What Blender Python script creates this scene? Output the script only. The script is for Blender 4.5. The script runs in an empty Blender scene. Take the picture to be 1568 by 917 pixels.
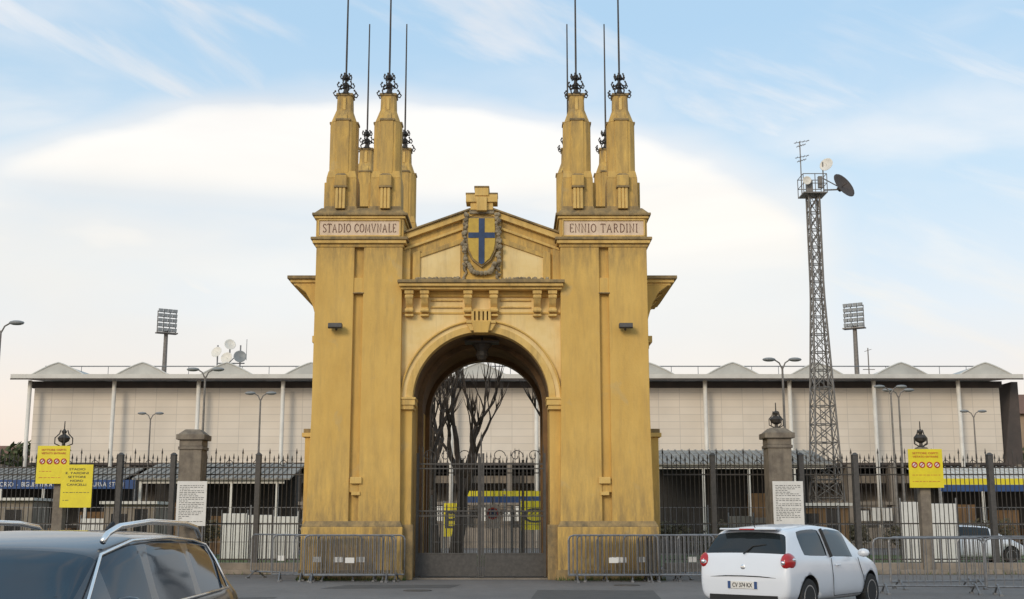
import bpy, bmesh, math, random
from mathutils import Vector, Matrix
random.seed(7)
S=bpy.context.scene
R=math.radians

# ------------------------------------------------------------ materials
def nt(m): return m.node_tree.nodes, m.node_tree.links
def mat(name,c1,c2=None,rough=.8,scale=2.0,stretch=(1,1,1),metal=0.0,bump=0.0,bscale=40,stain=None,stain_amt=0.0,coat=0.0,spec=.5,detail=6,zg=None):
    m=bpy.data.materials.new(name); m.use_nodes=True
    N,L=nt(m); b=N['Principled BSDF']
    b.inputs['Roughness'].default_value=rough; b.inputs['Metallic'].default_value=metal
    b.inputs['Specular IOR Level'].default_value=spec
    if coat: b.inputs['Coat Weight'].default_value=coat; b.inputs['Coat Roughness'].default_value=.04
    tc=N.new('ShaderNodeTexCoord')
    c2=c2 or tuple(v*.8 for v in c1)
    mp=N.new('ShaderNodeMapping'); mp.inputs['Scale'].default_value=stretch
    L.new(tc.outputs['Object'],mp.inputs[0])
    n=N.new('ShaderNodeTexNoise'); n.inputs['Scale'].default_value=scale; n.inputs['Detail'].default_value=detail; n.inputs['Roughness'].default_value=.65
    L.new(mp.outputs[0],n.inputs['Vector'])
    r=N.new('ShaderNodeValToRGB'); r.color_ramp.elements[0].position=.35; r.color_ramp.elements[1].position=.65
    r.color_ramp.elements[0].color=(*c1,1); r.color_ramp.elements[1].color=(*c2,1)
    L.new(n.outputs['Fac'],r.inputs[0]); out=r.outputs[0]
    if stain:
        mp2=N.new('ShaderNodeMapping'); mp2.inputs['Scale'].default_value=(3.2,3.2,.35); L.new(tc.outputs['Object'],mp2.inputs[0])
        n2=N.new('ShaderNodeTexNoise'); n2.inputs['Scale'].default_value=1.3; n2.inputs['Detail'].default_value=8; n2.inputs['Roughness'].default_value=.7
        L.new(mp2.outputs[0],n2.inputs['Vector'])
        mr=N.new('ShaderNodeMapRange'); mr.inputs[1].default_value=.5; mr.inputs[2].default_value=.78; mr.inputs[4].default_value=stain_amt
        L.new(n2.outputs['Fac'],mr.inputs[0])
        mx=N.new('ShaderNodeMix'); mx.data_type='RGBA'; L.new(mr.outputs[0],mx.inputs[0]); L.new(out,mx.inputs[6]); mx.inputs[7].default_value=(*stain,1)
        out=mx.outputs[2]
    if zg:   # rain and splash dirt that depends on the height on the wall: list of (z, amount)
        sz=N.new('ShaderNodeSeparateXYZ'); L.new(tc.outputs['Object'],sz.inputs[0])
        dv=N.new('ShaderNodeMath'); dv.operation='DIVIDE'; L.new(sz.outputs[2],dv.inputs[0]); dv.inputs[1].default_value=16
        rp=N.new('ShaderNodeValToRGB'); es=rp.color_ramp.elements
        es[0].position=0; es[0].color=(zg[0][1],)*3+(1,); es[1].position=1; es[1].color=(zg[-1][1],)*3+(1,)
        for z_,a_ in zg[1:-1]:
            e_=es.new(z_/16); e_.color=(a_,a_,a_,1)
        L.new(dv.outputs[0],rp.inputs[0])
        mp3=N.new('ShaderNodeMapping'); mp3.inputs['Scale'].default_value=(5,5,.9); L.new(tc.outputs['Object'],mp3.inputs[0])
        n4=N.new('ShaderNodeTexNoise'); n4.inputs['Scale'].default_value=1.2; n4.inputs['Detail'].default_value=9; n4.inputs['Roughness'].default_value=.72; L.new(mp3.outputs[0],n4.inputs['Vector'])
        m4=N.new('ShaderNodeMapRange'); m4.inputs[1].default_value=.34; m4.inputs[2].default_value=.64; L.new(n4.outputs['Fac'],m4.inputs[0])
        mu=N.new('ShaderNodeMath'); mu.operation='MULTIPLY'; L.new(rp.outputs[0],mu.inputs[0]); L.new(m4.outputs[0],mu.inputs[1])
        mx=N.new('ShaderNodeMix'); mx.data_type='RGBA'; L.new(mu.outputs[0],mx.inputs[0]); L.new(out,mx.inputs[6]); mx.inputs[7].default_value=(.17,.13,.08,1)
        out=mx.outputs[2]
        # pale rubbed / repaired patches
        n5=N.new('ShaderNodeTexNoise'); n5.inputs['Scale'].default_value=1.1; n5.inputs['Detail'].default_value=10; n5.inputs['Roughness'].default_value=.6; n5.inputs['Distortion'].default_value=.6; L.new(tc.outputs['Object'],n5.inputs['Vector'])
        m5=N.new('ShaderNodeMapRange'); m5.inputs[1].default_value=.62; m5.inputs[2].default_value=.68; m5.inputs[4].default_value=.35; L.new(n5.outputs['Fac'],m5.inputs[0])
        mx=N.new('ShaderNodeMix'); mx.data_type='RGBA'; L.new(m5.outputs[0],mx.inputs[0]); L.new(out,mx.inputs[6]); mx.inputs[7].default_value=(.50,.38,.19,1)
        out=mx.outputs[2]
    L.new(out,b.inputs['Base Color'])
    if bump:
        n3=N.new('ShaderNodeTexNoise'); n3.inputs['Scale'].default_value=bscale; n3.inputs['Detail'].default_value=5
        L.new(tc.outputs['Object'],n3.inputs['Vector'])
        bp=N.new('ShaderNodeBump'); bp.inputs['Strength'].default_value=bump; bp.inputs['Distance'].default_value=.02
        L.new(n3.outputs['Fac'],bp.inputs['Height']); L.new(bp.outputs[0],b.inputs['Normal'])
    return m

ZG=[(0,1.0),(1.2,.85),(1.6,.7),(2.6,.35),(4.5,.10),(8.4,.2),(9.4,.75),(9.7,.35),(10.4,.75),(10.7,.9),(11.5,.45),(13,.55),(14,.95),(16,.9)]
M={}
M['ochre']=mat('ochre_plaster',(.72,.465,.13),(.63,.39,.10),.92,.9,(1,1,.6),bump=.3,bscale=18,stain=(.36,.24,.10),stain_amt=.5,zg=ZG)
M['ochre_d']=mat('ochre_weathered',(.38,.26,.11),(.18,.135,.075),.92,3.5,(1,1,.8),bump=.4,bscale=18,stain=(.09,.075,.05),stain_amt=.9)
M['cream']=mat('cream_plaster',(.82,.63,.31),(.75,.54,.22),.9,1.5,stain=(.42,.30,.16),stain_amt=.5)
M['trim']=mat('trim_plaster',(.72,.49,.17),(.62,.40,.12),.9,3,stain=(.2,.14,.07),stain_amt=.7,bump=.2)
M['stone']=mat('weathered_stone',(.38,.31,.20),(.15,.12,.08),.95,5,bump=.6,bscale=12)
M['insc']=mat('inscription_marble',(.74,.58,.43),(.62,.47,.33),.8,3,stain=(.35,.24,.14),stain_amt=.5)
M['letter']=mat('letter_paint',(.24,.13,.09),None,.8)
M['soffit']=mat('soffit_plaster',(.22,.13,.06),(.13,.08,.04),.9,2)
M['iron']=mat('wrought_iron',(.04,.036,.034),(.07,.058,.046),.6,12,metal=.2)
M['ironlt']=mat('painted_iron',(.06,.056,.052),(.09,.082,.075),.65,9,metal=.1)
M['galv']=mat('galvanised_steel',(.26,.26,.26),(.17,.17,.18),.45,10,metal=.6)
M['galvd']=mat('lattice_steel',(.26,.24,.22),(.17,.15,.13),.6,6,metal=.3)
M['blue']=mat('shield_blue',(.03,.06,.14),(.02,.04,.09),.7,6)
M['shy']=mat('shield_yellow',(.58,.39,.07),(.46,.3,.06),.8,6)
M['gstone']=mat('grey_stone',(.26,.22,.17),(.15,.125,.10),.95,3,bump=.5,bscale=14,stain=(.06,.055,.05),stain_amt=.7)
M['white']=mat('white_board',(.74,.72,.68),(.66,.64,.6),.6,4)
M['yel']=mat('yellow_sign',(.80,.66,.02),(.72,.58,.02),.5,4)
M['ored']=mat('sign_red',(.55,.06,.03),None,.5)
M['ink']=mat('sign_ink',(.06,.06,.06),None,.7)
M['asph']=mat('asphalt',(.19,.175,.165),(.135,.125,.12),.92,.35,(1,.5,1),bump=.4,bscale=70,stain=(.085,.08,.076),stain_amt=.6)
M['patch']=mat('asphalt_patch',(.10,.095,.09),(.075,.07,.068),.9,3,bump=.3,bscale=90)
M['paint']=mat('road_paint',(.45,.44,.41),(.2,.19,.18),.8,14)
M['grass']=mat('grass_ground',(.07,.12,.03),(.12,.13,.05),.95,1.5,bump=.6,bscale=30)
M['conc']=mat('concrete',(.30,.25,.20),(.20,.17,.135),.9,1.5,stain=(.10,.08,.06),stain_amt=.7,bump=.2)
M['roofw']=mat('roof_sheet',(.66,.63,.57),(.54,.51,.46),.6,.6)
M['skyl']=mat('skylight_sheet',(.50,.49,.45),(.40,.39,.36),.55,.8)
M['pole']=mat('pole_white',(.78,.74,.66),(.66,.62,.55),.5,1.5)
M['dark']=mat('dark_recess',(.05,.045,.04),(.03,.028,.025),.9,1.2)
M['dkroof']=mat('dark_fascia',(.09,.07,.06),(.06,.05,.045),.8,1)
M['bannerb']=mat('banner_blue',(.03,.08,.22),(.03,.06,.16),.7,3)
M['rubber']=mat('rubber',(.02,.02,.02),None,.8)
M['glass']=mat('car_glass',(.012,.016,.018),(.016,.02,.022),.06,2,spec=.5)
M['glass2']=mat('car_glass_tinted',(.008,.022,.038),(.012,.03,.048),.05,2,spec=.35)
M['alloy']=mat('alloy_rim',(.5,.5,.5),None,.35,metal=.8)
M['chrome']=mat('chrome',(.85,.84,.82),(.8,.8,.8),.22,metal=1)
M['carw']=mat('car_paint_white',(.72,.74,.78),(.69,.71,.75),.28,1,coat=.6)
M['card']=mat('car_paint_black',(.010,.012,.018),(.014,.016,.022),.3,1,coat=.7,spec=.3)
M['tail']=mat('tail_lamp',(.50,.015,.015),(.36,.01,.01),.15,8,coat=.6)
M['bark']=mat('bark',(.08,.06,.045),(.04,.03,.024),.95,8,(1,1,.3),bump=.6)
M['leaf']=mat('leaves_dark',(.045,.07,.02),(.10,.10,.04),.9,.8)
M['leafb']=mat('leaves_brown',(.10,.08,.035),(.06,.05,.025),.9,.8)
M['lamp']=mat('lamp_head',(.26,.27,.27),None,.5)
M['metalroof']=mat('corrugated_roof',(.34,.31,.26),(.20,.18,.16),.7,2)
M['brick']=mat('house_wall',(.42,.30,.2),(.34,.24,.16),.9,2)
M['tile']=mat('roof_tile',(.22,.11,.07),(.15,.08,.05),.9,5)
M['green']=mat('green_net',(.03,.10,.06),(.02,.07,.04),.9,3)
M['wood']=mat('hoarding_wood',(.22,.13,.06),(.15,.09,.045),.9,2)
# stadium cladding with panel seams
m=bpy.data.materials.new('stadium_cladding'); m.use_nodes=True; N,L=nt(m); b=N['Principled BSDF']; b.inputs['Roughness'].default_value=.7
tc=N.new('ShaderNodeTexCoord'); sx=N.new('ShaderNodeSeparateXYZ'); cx=N.new('ShaderNodeCombineXYZ')
L.new(tc.outputs['Object'],sx.inputs[0]); L.new(sx.outputs[0],cx.inputs[0]); L.new(sx.outputs[2],cx.inputs[1])
bk=N.new('ShaderNodeTexBrick'); bk.offset=0; bk.inputs['Scale'].default_value=1; bk.inputs['Brick Width'].default_value=1.3; bk.inputs['Row Height'].default_value=.45
bk.inputs['Mortar Size'].default_value=.02; bk.inputs['Mortar Smooth'].default_value=.4; bk.inputs['Color1'].default_value=(.78,.69,.58,1); bk.inputs['Color2'].default_value=(.73,.64,.53,1); bk.inputs['Mortar'].default_value=(.58,.51,.43,1)
L.new(cx.outputs[0],bk.inputs['Vector'])
nn=N.new('ShaderNodeTexNoise'); nn.inputs['Scale'].default_value=.35; nn.inputs['Detail'].default_value=6; L.new(tc.outputs['Object'],nn.inputs['Vector'])
mr=N.new('ShaderNodeMapRange'); mr.inputs[1].default_value=.3; mr.inputs[2].default_value=.7; mr.inputs[3].default_value=.9; mr.inputs[4].default_value=1.05; L.new(nn.outputs[0],mr.inputs[0])
mx=N.new('ShaderNodeVectorMath'); mx.operation='SCALE'; L.new(bk.outputs[0],mx.inputs[0]); L.new(mr.outputs[0],mx.inputs['Scale']); L.new(mx.outputs[0],b.inputs['Base Color'])
M['clad']=m

# ------------------------------------------------------------ mesh helpers
class MB:
    def __init__(s): s.v=[]; s.f=[]
    def add(s,vs,fs):
        o=len(s.v); s.v+= [tuple(v) for v in vs]; s.f+=[tuple(i+o for i in f) for f in fs]; return s
    def box(s,x0,x1,y0,y1,z0,z1):
        return s.add([(x0,y0,z0),(x1,y0,z0),(x1,y1,z0),(x0,y1,z0),(x0,y0,z1),(x1,y0,z1),(x1,y1,z1),(x0,y1,z1)],
          [(0,3,2,1),(4,5,6,7),(0,1,5,4),(1,2,6,5),(2,3,7,6),(3,0,4,7)])
    def prism(s,poly,y0,y1):
        n=len(poly); return s.add([(x,y0,z) for x,z in poly]+[(x,y1,z) for x,z in poly],
          [tuple(range(n)),tuple(range(2*n-1,n-1,-1))]+[(i,i+n,(i+1)%n+n,(i+1)%n) for i in range(n)])
    def prismx(s,poly,x0,x1):
        n=len(poly); return s.add([(x0,y,z) for y,z in poly]+[(x1,y,z) for y,z in poly],
          [tuple(range(n)),tuple(range(2*n-1,n-1,-1))]+[(i,i+n,(i+1)%n+n,(i+1)%n) for i in range(n)])
    def rings(s,rs,cap=True):
        n=len(rs[0]); vs=[p for r in rs for p in r]; fs=[]
        for k in range(len(rs)-1):
            for i in range(n): fs.append((k*n+i,k*n+(i+1)%n,(k+1)*n+(i+1)%n,(k+1)*n+i))
        if cap: fs+= [tuple(range(n-1,-1,-1)),tuple(range((len(rs)-1)*n,len(rs)*n))]
        return s.add(vs,fs)
    def cyl(s,p0,p1,r0,r1=None,n=8):
        r1=r0 if r1 is None else r1; return s.tube([p0,p1],[r0,r1],n)
    def tube(s,pts,rad,n=6):
        pts=[Vector(p) for p in pts]; rr=rad if isinstance(rad,(list,tuple)) else [rad]*len(pts); rs=[]
        up=None
        for i,p in enumerate(pts):
            d=(pts[min(i+1,len(pts)-1)]-pts[max(i-1,0)]).normalized()
            if up is None: up=Vector((0,0,1)) if abs(d.z)<.9 else Vector((1,0,0))
            a=d.cross(up)
            if a.length<1e-3: a=d.orthogonal()
            a.normalize(); b=a.cross(d).normalized(); up=b
            rs.append([p+(a*math.cos(2*math.pi*j/n)+b*math.sin(2*math.pi*j/n))*max(rr[i],1e-4) for j in range(n)])
        return s.rings(rs)
    def frus(s,cx,cy,z0,hx0,hy0,z1,hx1,hy1,ch=0.0):
        def ring(z,hx,hy):
            if ch<=0: return [(cx-hx,cy-hy,z),(cx+hx,cy-hy,z),(cx+hx,cy+hy,z),(cx-hx,cy+hy,z)]
            c=ch; return [(cx-hx+c*hx,cy-hy,z),(cx+hx-c*hx,cy-hy,z),(cx+hx,cy-hy+c*hy,z),(cx+hx,cy+hy-c*hy,z),(cx+hx-c*hx,cy+hy,z),(cx-hx+c*hx,cy+hy,z),(cx-hx,cy+hy-c*hy,z),(cx-hx,cy-hy+c*hy,z)]
        return s.rings([ring(z0,hx0,hy0),ring(z1,hx1,hy1)])
    def lathe(s,c,prof,n=12):
        cx,cy,cz=c; return s.rings([[(cx+r*math.cos(2*math.pi*j/n),cy+r*math.sin(2*math.pi*j/n),cz+z) for j in range(n)] for r,z in prof])
    def ball(s,c,rx,ry=None,rz=None,n=10,k=6):
        ry=ry or rx; rz=rz or rx; rs=[]
        for i in range(k+1):
            a=math.pi*i/k; rr=max(math.sin(a),.02)
            rs.append([(c[0]+rx*rr*math.cos(2*math.pi*j/n),c[1]+ry*rr*math.sin(2*math.pi*j/n),c[2]-rz*math.cos(a)) for j in range(n)])
        return s.rings(rs)
    def obj(s,name,m,parent=None,bevel=0,smooth=False,loc=None,rot=None):
        me=bpy.data.meshes.new(name); me.from_pydata(s.v,[],s.f); me.update()
        bm=bmesh.new(); bm.from_mesh(me); bmesh.ops.recalc_face_normals(bm,faces=bm.faces); bm.to_mesh(me); bm.free()
        if isinstance(m,str): m=M[m]
        me.materials.append(m)
        o=bpy.data.objects.new(name,me); S.collection.objects.link(o)
        if parent: o.parent=parent
        if loc: o.location=loc
        if rot: o.rotation_euler=rot
        if smooth:
            for p in me.polygons: p.use_smooth=True
        if bevel:
            b=o.modifiers.new('b','BEVEL'); b.width=bevel; b.segments=2; b.limit_method='ANGLE'
        return o
def empty(name,loc=(0,0,0),rz=0):
    e=bpy.data.objects.new(name,None); e.location=loc; e.rotation_euler=(0,0,rz); S.collection.objects.link(e); return e
def text(parent,name,body,width,height,loc,m,rx=90):
    cu=bpy.data.curves.new(name,'FONT'); cu.body=body; cu.size=1; cu.align_x='CENTER'; cu.align_y='CENTER'; cu.extrude=.004
    o=bpy.data.objects.new(name,cu); S.collection.objects.link(o); bpy.context.view_layer.update()
    dg=bpy.context.evaluated_depsgraph_get(); me=bpy.data.meshes.new_from_object(o.evaluated_get(dg))
    bpy.data.objects.remove(o)
    xs=[v.co.x for v in me.vertices]; ys=[v.co.y for v in me.vertices]
    kx=width/(max(xs)-min(xs)); ky=height/(max(ys)-min(ys)); cxx=(max(xs)+min(xs))/2; cy=(max(ys)+min(ys))/2
    for v in me.vertices: v.co=((v.co.x-cxx)*kx,(v.co.y-cy)*ky,v.co.z)
    me.materials.clear(); me.materials.append(M[m])
    o=bpy.data.objects.new(name,me); S.collection.objects.link(o); o.parent=parent; o.location=loc; o.rotation_euler=(R(rx),0,0); return o
# carved roman capitals (thin strokes with serifs), 1 unit tall
GL={'S':[[(.55,.82),(.42,.97),(.2,1),(.06,.85),(.08,.66),(.3,.52),(.52,.36),(.56,.16),(.4,.02),(.18,0),(.04,.16)]],
'T':[[(.0,1),(.64,1)],[(.32,1),(.32,0)],[(.22,0),(.42,0)],[(0,1),(0,.88)],[(.64,1),(.64,.88)]],
'A':[[(.04,0),(.36,1),(.68,0)],[(.16,.36),(.56,.36)],[(-.04,0),(.14,0)],[(.58,0),(.78,0)]],
'D':[[(.08,0),(.08,1)],[(0,1),(.3,1),(.55,.85),(.66,.5),(.55,.15),(.3,0),(0,0)]],
'I':[[(.12,0),(.12,1)],[(.0,0),(.24,0)],[(.0,1),(.24,1)]],
'O':[[(.36+.35*math.cos(i*math.pi/6),.5+.5*math.sin(i*math.pi/6)) for i in range(13)]],
'C':[[(.36+.35*math.cos(i*math.pi/6),.5+.5*math.sin(i*math.pi/6)) for i in range(1,12)]],
'M':[[(.04,0),(.1,1),(.4,.1),(.7,1),(.78,0)],[(-.04,0),(.12,0)],[(.7,0),(.86,0)]],
'V':[[(.0,1),(.33,0),(.66,1)],[(-.08,1),(.1,1)],[(.56,1),(.74,1)]],
'N':[[(.08,0),(.08,1),(.62,0),(.62,1)],[(0,0),(.16,0)],[(.54,1),(.70,1)],[(0,1),(.1,1)]],
'L':[[(.1,1),(.1,0),(.5,0),(.5,.14)],[(0,1),(.2,1)]],
'E':[[(.5,.86),(.5,1),(.08,1),(.08,0),(.52,0),(.52,.14)],[(.08,.52),(.4,.52)]],
'R':[[(.08,0),(.08,1)],[(0,1),(.36,1),(.5,.88),(.5,.66),(.36,.52),(.08,.52)],[(.3,.52),(.6,0),(.68,0)],[(0,0),(.18,0)]]}
def roman(parent,name,body,width,height,cx_,y,z,m_):
    q=MB(); segs=[]; x=0
    for ch in body:
        if ch==' ': x+=.5; continue
        st_=GL[ch]; w=max(p[0] for s_ in st_ for p in s_)
        for s_ in st_: segs.append([(p[0]+x,p[1]) for p in s_])
        x+=w+.26
    x-=.26; kx=width/x
    for s_ in segs: q.tube([(cx_-width/2+px*kx,y,z-height/2+pz*height) for px,pz in s_],.0135,4)
    return q.obj(name,m_,parent)

# ------------------------------------------------------------ ground
MB().add([(-600,-200,0),(600,-200,0),(600,1500,0),(-600,1500,0)],[(0,1,2,3)]).obj('ground','asph')
MB().box(-28,28,44,58,-.05,.03).obj('lawn','grass')
k=MB(); k.box(-60,-5.95,37.6,38.3,0,.14); k.box(4.5,60,37.6,38.3,0,.14); k.obj('kerb_pavement','conc',bevel=.02)
k=MB()
for i in range(5): k.add([(-9+i*2.6,20.0,.008),(-8.88+i*2.6,20.0,.008),(-8.0+i*2.6,24.5,.008),(-8.12+i*2.6,24.5,.008)],[(0,1,2,3)])
k.obj('parking_markings','paint')
k=MB(); k.add([(-4.6,29.8,.004),(-1.5,30.1,.004),(-1.3,31.6,.004),(-4.2,31.4,.004)],[(0,1,2,3)]); k.add([(.4,26,.004),(3.1,25.8,.004),(3.3,29.0,.004),(.6,29.2,.004)],[(0,1,2,3)])
k.add([(-9,25,.004),(-5,26.1,.004),(-5,26.5,.004),(-9,25.4,.004)],[(0,1,2,3)]); k.obj('road_patches','patch')
k=MB()
for cx_,cy_ in ((-2.2,28.9),(2.9,31.3)): k.cyl((cx_,cy_,0),(cx_,cy_,.014),.33,n=24)
k.obj('manhole_covers','ironlt')
# weeds along the foot of the gate and kerb
random.seed(77); k=MB()
for i in range(1500):
    if i%3: x=random.choice([random.uniform(-5.9,-2.9),random.uniform(1.2,4.2)]); y=33.84+random.gauss(0,.05)
    else: x=random.choice([random.uniform(-30,-6),random.uniform(5,30)]); y=37.55+random.gauss(0,.05)
    h=random.uniform(.03,.16); a=random.uniform(0,6.28); k.add([(x-.015*math.cos(a),y-.015*math.sin(a),0),(x+.015*math.cos(a),y+.015*math.sin(a),0),(x+random.gauss(0,.04),y+random.gauss(0,.04),h)],[(0,1,2)])
k.obj('weeds','grass')

# ------------------------------------------------------------ monumental gate
G=empty('monumental_gateway',(-.88,34,0))
wall=MB(); trim=MB(); wea=MB(); crm=MB(); sto=MB(); iron=MB(); sof=MB(); insf=MB()
for s in (-1,1):
    def X(a,b): return (min(a*s,b*s),max(a*s,b*s))
    def bx(m_,x0,x1,y0,y1,z0,z1): m_.box(*X(x0,x1),y0,y1,z0,z1)
    P=lambda pl:[(x*s,z) for x,z in pl]
    bx(wall,2.29,4.74,.14,6.26,0,9.45)
    for y0,y1 in ((0,1.3),(5.1,6.4)):
        wall.prism(P([(2.2,0),(3.385,0),(3.385,9.45),(2.27,9.45),(2.27,5.5)]),y0,y1)
        wall.prism(P([(3.655,0),(4.86,0),(4.76,4.6),(4.76,9.45),(3.655,9.45)]),y0,y1)
    # ledges in the groove
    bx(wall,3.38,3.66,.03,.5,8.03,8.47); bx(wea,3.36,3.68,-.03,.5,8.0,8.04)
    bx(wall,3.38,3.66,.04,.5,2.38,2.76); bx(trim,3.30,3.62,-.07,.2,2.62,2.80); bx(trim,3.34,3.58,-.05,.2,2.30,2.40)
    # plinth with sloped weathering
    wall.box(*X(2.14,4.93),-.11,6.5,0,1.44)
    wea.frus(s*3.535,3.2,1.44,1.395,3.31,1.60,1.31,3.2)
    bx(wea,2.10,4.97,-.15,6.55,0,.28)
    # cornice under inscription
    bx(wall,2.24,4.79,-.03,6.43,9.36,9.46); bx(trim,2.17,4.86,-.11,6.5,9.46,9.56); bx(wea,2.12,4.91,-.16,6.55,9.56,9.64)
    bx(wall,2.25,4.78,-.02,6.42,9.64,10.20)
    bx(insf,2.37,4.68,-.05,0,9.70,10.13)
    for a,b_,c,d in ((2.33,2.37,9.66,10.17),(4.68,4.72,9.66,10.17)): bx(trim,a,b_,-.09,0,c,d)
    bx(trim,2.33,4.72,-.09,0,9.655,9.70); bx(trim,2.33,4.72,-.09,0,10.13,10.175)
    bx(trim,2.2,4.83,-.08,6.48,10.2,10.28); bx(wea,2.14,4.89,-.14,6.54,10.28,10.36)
    wea.frus(s*3.515,3.2,10.36,1.33,3.28,10.55,1.15,3.1)
    # middle attic mass between spires
    bx(wall,2.5,4.5,1.2,5.2,10.5,10.9)
    # side low piers, side cornice, brackets
    bx(wall,4.7,5.14,1.3,5.1,0,4.0); bx(trim,4.7,5.22,1.22,5.18,4.0,4.12); bx(wea,4.7,5.18,1.26,5.14,4.12,4.24)
    bx(wea,4.7,5.76,1.0,5.4,8.64,8.74); bx(trim,4.7,5.68,1.08,5.32,8.54,8.64); bx(trim,4.7,5.58,1.14,5.26,8.46,8.54)
    for yy in (1.25,2.5,3.75,4.95):
        wall.prism(P([(4.7,7.2),(4.84,7.2),(4.90,7.5),(5.02,7.9),(5.22,8.25),(5.5,8.46),(4.7,8.46)]),yy-.14,yy+.14)
    wall.prism(P([(4.7,7.4),(4.82,7.5),(5.15,8.3),(5.3,8.46),(4.7,8.46)]),1.2,5.2)
    bx(trim,4.7,5.02,1.3,5.1,6.78,6.98); bx(trim,4.7,4.93,1.35,5.05,6.6,6.78)
    # spires
    for sx_ in (2.8,4.10):
        for iy,sy in enumerate((.52,5.88)):
            cx=sx_*s; f=-1 if iy==0 else 1
            wall.frus(cx,sy,10.45,.45,.45,11.45,.44,.44); wea.frus(cx,sy,10.40,.50,.49,10.60,.46,.46)
            wall.frus(cx,sy,11.45,.44,.44,11.68,.39,.39,0)
            wall.frus(cx,sy,11.6,.39,.39,13.2,.38,.38,.34)
            wall.frus(cx,sy,13.2,.38,.38,13.62,.24,.24,.34)
            wall.frus(cx,sy,13.55,.235,.235,14.08,.22,.22,.2)
            wea.frus(cx,sy,14.05,.25,.25,14.13,.25,.25)
            # front stepped pilasters
            wall.box(cx-.19,cx+.19,sy-.41,sy+.41,11.6,13.22); wall.box(cx-.405,cx+.405,sy-.19,sy+.19,11.6,13.18)
            wea.box(cx-.22,cx+.22,sy-.43,sy+.43,13.22,13.29)
            wea.box(cx-.43,cx+.43,sy-.2,sy+.2,13.18,13.25)
            wall.frus(cx,sy,13.28,.12,.42,13.62,.1,.22); trim.box(cx-.045,cx+.045,sy-.26,sy+.26,13.6,13.98)
            y0,y1=(sy-.60,sy) if iy==0 else (sy,sy+.60)
            for q in (-.1,0,.1): trim.box(cx+q-.038,cx+q+.038,y0,y1,10.5,11.12)
            wall.box(cx-.15,cx+.15,y0+.03 if iy==0 else y0,y1 if iy==0 else y1-.03,10.5,11.12)
            wea.box(cx-.19,cx+.19,y0-.03,y1+.03,11.12,11.18); wall.box(cx-.175,cx+.175,y0-.01,y1+.01,11.18,11.5)
            wea.frus(cx,(y0+y1)/2,11.5,.18,.31,11.58,.1,.2)
            # side pilaster
            wall.box(min(cx,cx+s*.54),max(cx,cx+s*.54),sy-.15,sy+.15,10.5,11.4)
            # iron finial
            iron.lathe((cx,sy,14.1),[(.02,0),(.2,0),(.21,.05),(.1,.1),(.06,.22),(.1,.27),(.05,.33),(.035,.5),(.08,.55),(.03,.6),(.028,.8),(.03,1.2),(.022,4.6)],8)
            for lv,rr,zz in ((0,.33,14.08),(1,.23,14.36),(2,.15,14.62)):
                for a in range(8 if lv==0 else 6):
                    an=a*math.pi/(4 if lv==0 else 3)+.3; c_,s_=math.cos(an),math.sin(an)
                    iron.tube([(cx+.04*c_,sy+.04*s_,zz+.16),(cx+rr*.6*c_,sy+rr*.6*s_,zz+.05),(cx+rr*c_,sy+rr*s_,zz+.02),(cx+rr*1.12*c_,sy+rr*1.12*s_,zz+.1),(cx+rr*.9*c_,sy+rr*.9*s_,zz+.16)],.022,5)
                    iron.ball((cx+rr*.95*c_,sy+rr*.95*s_,zz+.16),.03,n=6,k=4)
                for a in range(12):
                    a0=a*math.pi/6;a1=(a+1)*math.pi/6
                    iron.cyl((cx+rr*.8*math.cos(a0),sy+rr*.8*math.sin(a0),zz+.04),(cx+rr*.8*math.cos(a1),sy+rr*.8*math.sin(a1),zz+.04),.016,n=4)
# centre: arch wall
r=1.94; zs=4.98; n=40; Z1=8.1
for s in (-1,1): wall.box(*sorted((s*1.94,s*2.3)),.25,6.15,0,zs)
vs=[];fs=[]
for y in (.25,6.15):
    for i in range(n+1):
        a=math.pi*i/n; x=r*math.cos(a); vs.append((x,y,zs+r*math.sin(a))); vs.append((x,y,Z1))
o2=2*(n+1)
for i in range(n):
    fs.append((2*i,2*i+1,2*i+3,2*i+2)); fs.append((o2+2*i,o2+2*i+2,o2+2*i+3,o2+2*i+1))
crm.add([v for v in vs],fs)
for s in (-1,1): crm.box(*sorted((s*1.94,s*2.3)),.25,6.15,zs,Z1)
intr=[(r*math.cos(math.pi*i/n),zs+r*math.sin(math.pi*i/n)) for i in range(n+1)]
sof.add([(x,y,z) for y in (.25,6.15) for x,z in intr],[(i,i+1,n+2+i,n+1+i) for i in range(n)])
def ring(m_,r0,r1,y0,y1,zc=zs,n=48):
    vs=[];fs=[]
    for i in range(n+1):
        a=math.pi*i/n;c_,s_=math.cos(a),math.sin(a)
        vs+=[(r0*c_,y0,zc+r0*s_),(r1*c_,y0,zc+r1*s_),(r1*c_,y1,zc+r1*s_),(r0*c_,y1,zc+r0*s_)]
    for i in range(n):
        for q in range(4): fs.append((4*i+q,4*i+(q+1)%4,4*i+4+(q+1)%4,4*i+4+q))
    fs+=[(0,1,2,3),(4*n+3,4*n+2,4*n+1,4*n)]
    m_.add(vs,fs)
ring(trim,1.935,2.12,.16,.6); ring(crm,2.12,2.24,.20,.6); ring(wall,2.24,2.29,.13,.6)
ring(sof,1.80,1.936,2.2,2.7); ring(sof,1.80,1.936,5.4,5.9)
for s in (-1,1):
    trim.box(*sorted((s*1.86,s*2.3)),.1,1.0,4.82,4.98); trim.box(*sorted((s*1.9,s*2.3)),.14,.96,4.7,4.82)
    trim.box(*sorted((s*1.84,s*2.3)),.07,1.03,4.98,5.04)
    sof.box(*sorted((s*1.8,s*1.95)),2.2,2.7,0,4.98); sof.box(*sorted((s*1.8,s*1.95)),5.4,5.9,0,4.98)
    wea.box(*sorted((s*1.87,s*2.2)),.12,.5,0,1.5)
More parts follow.
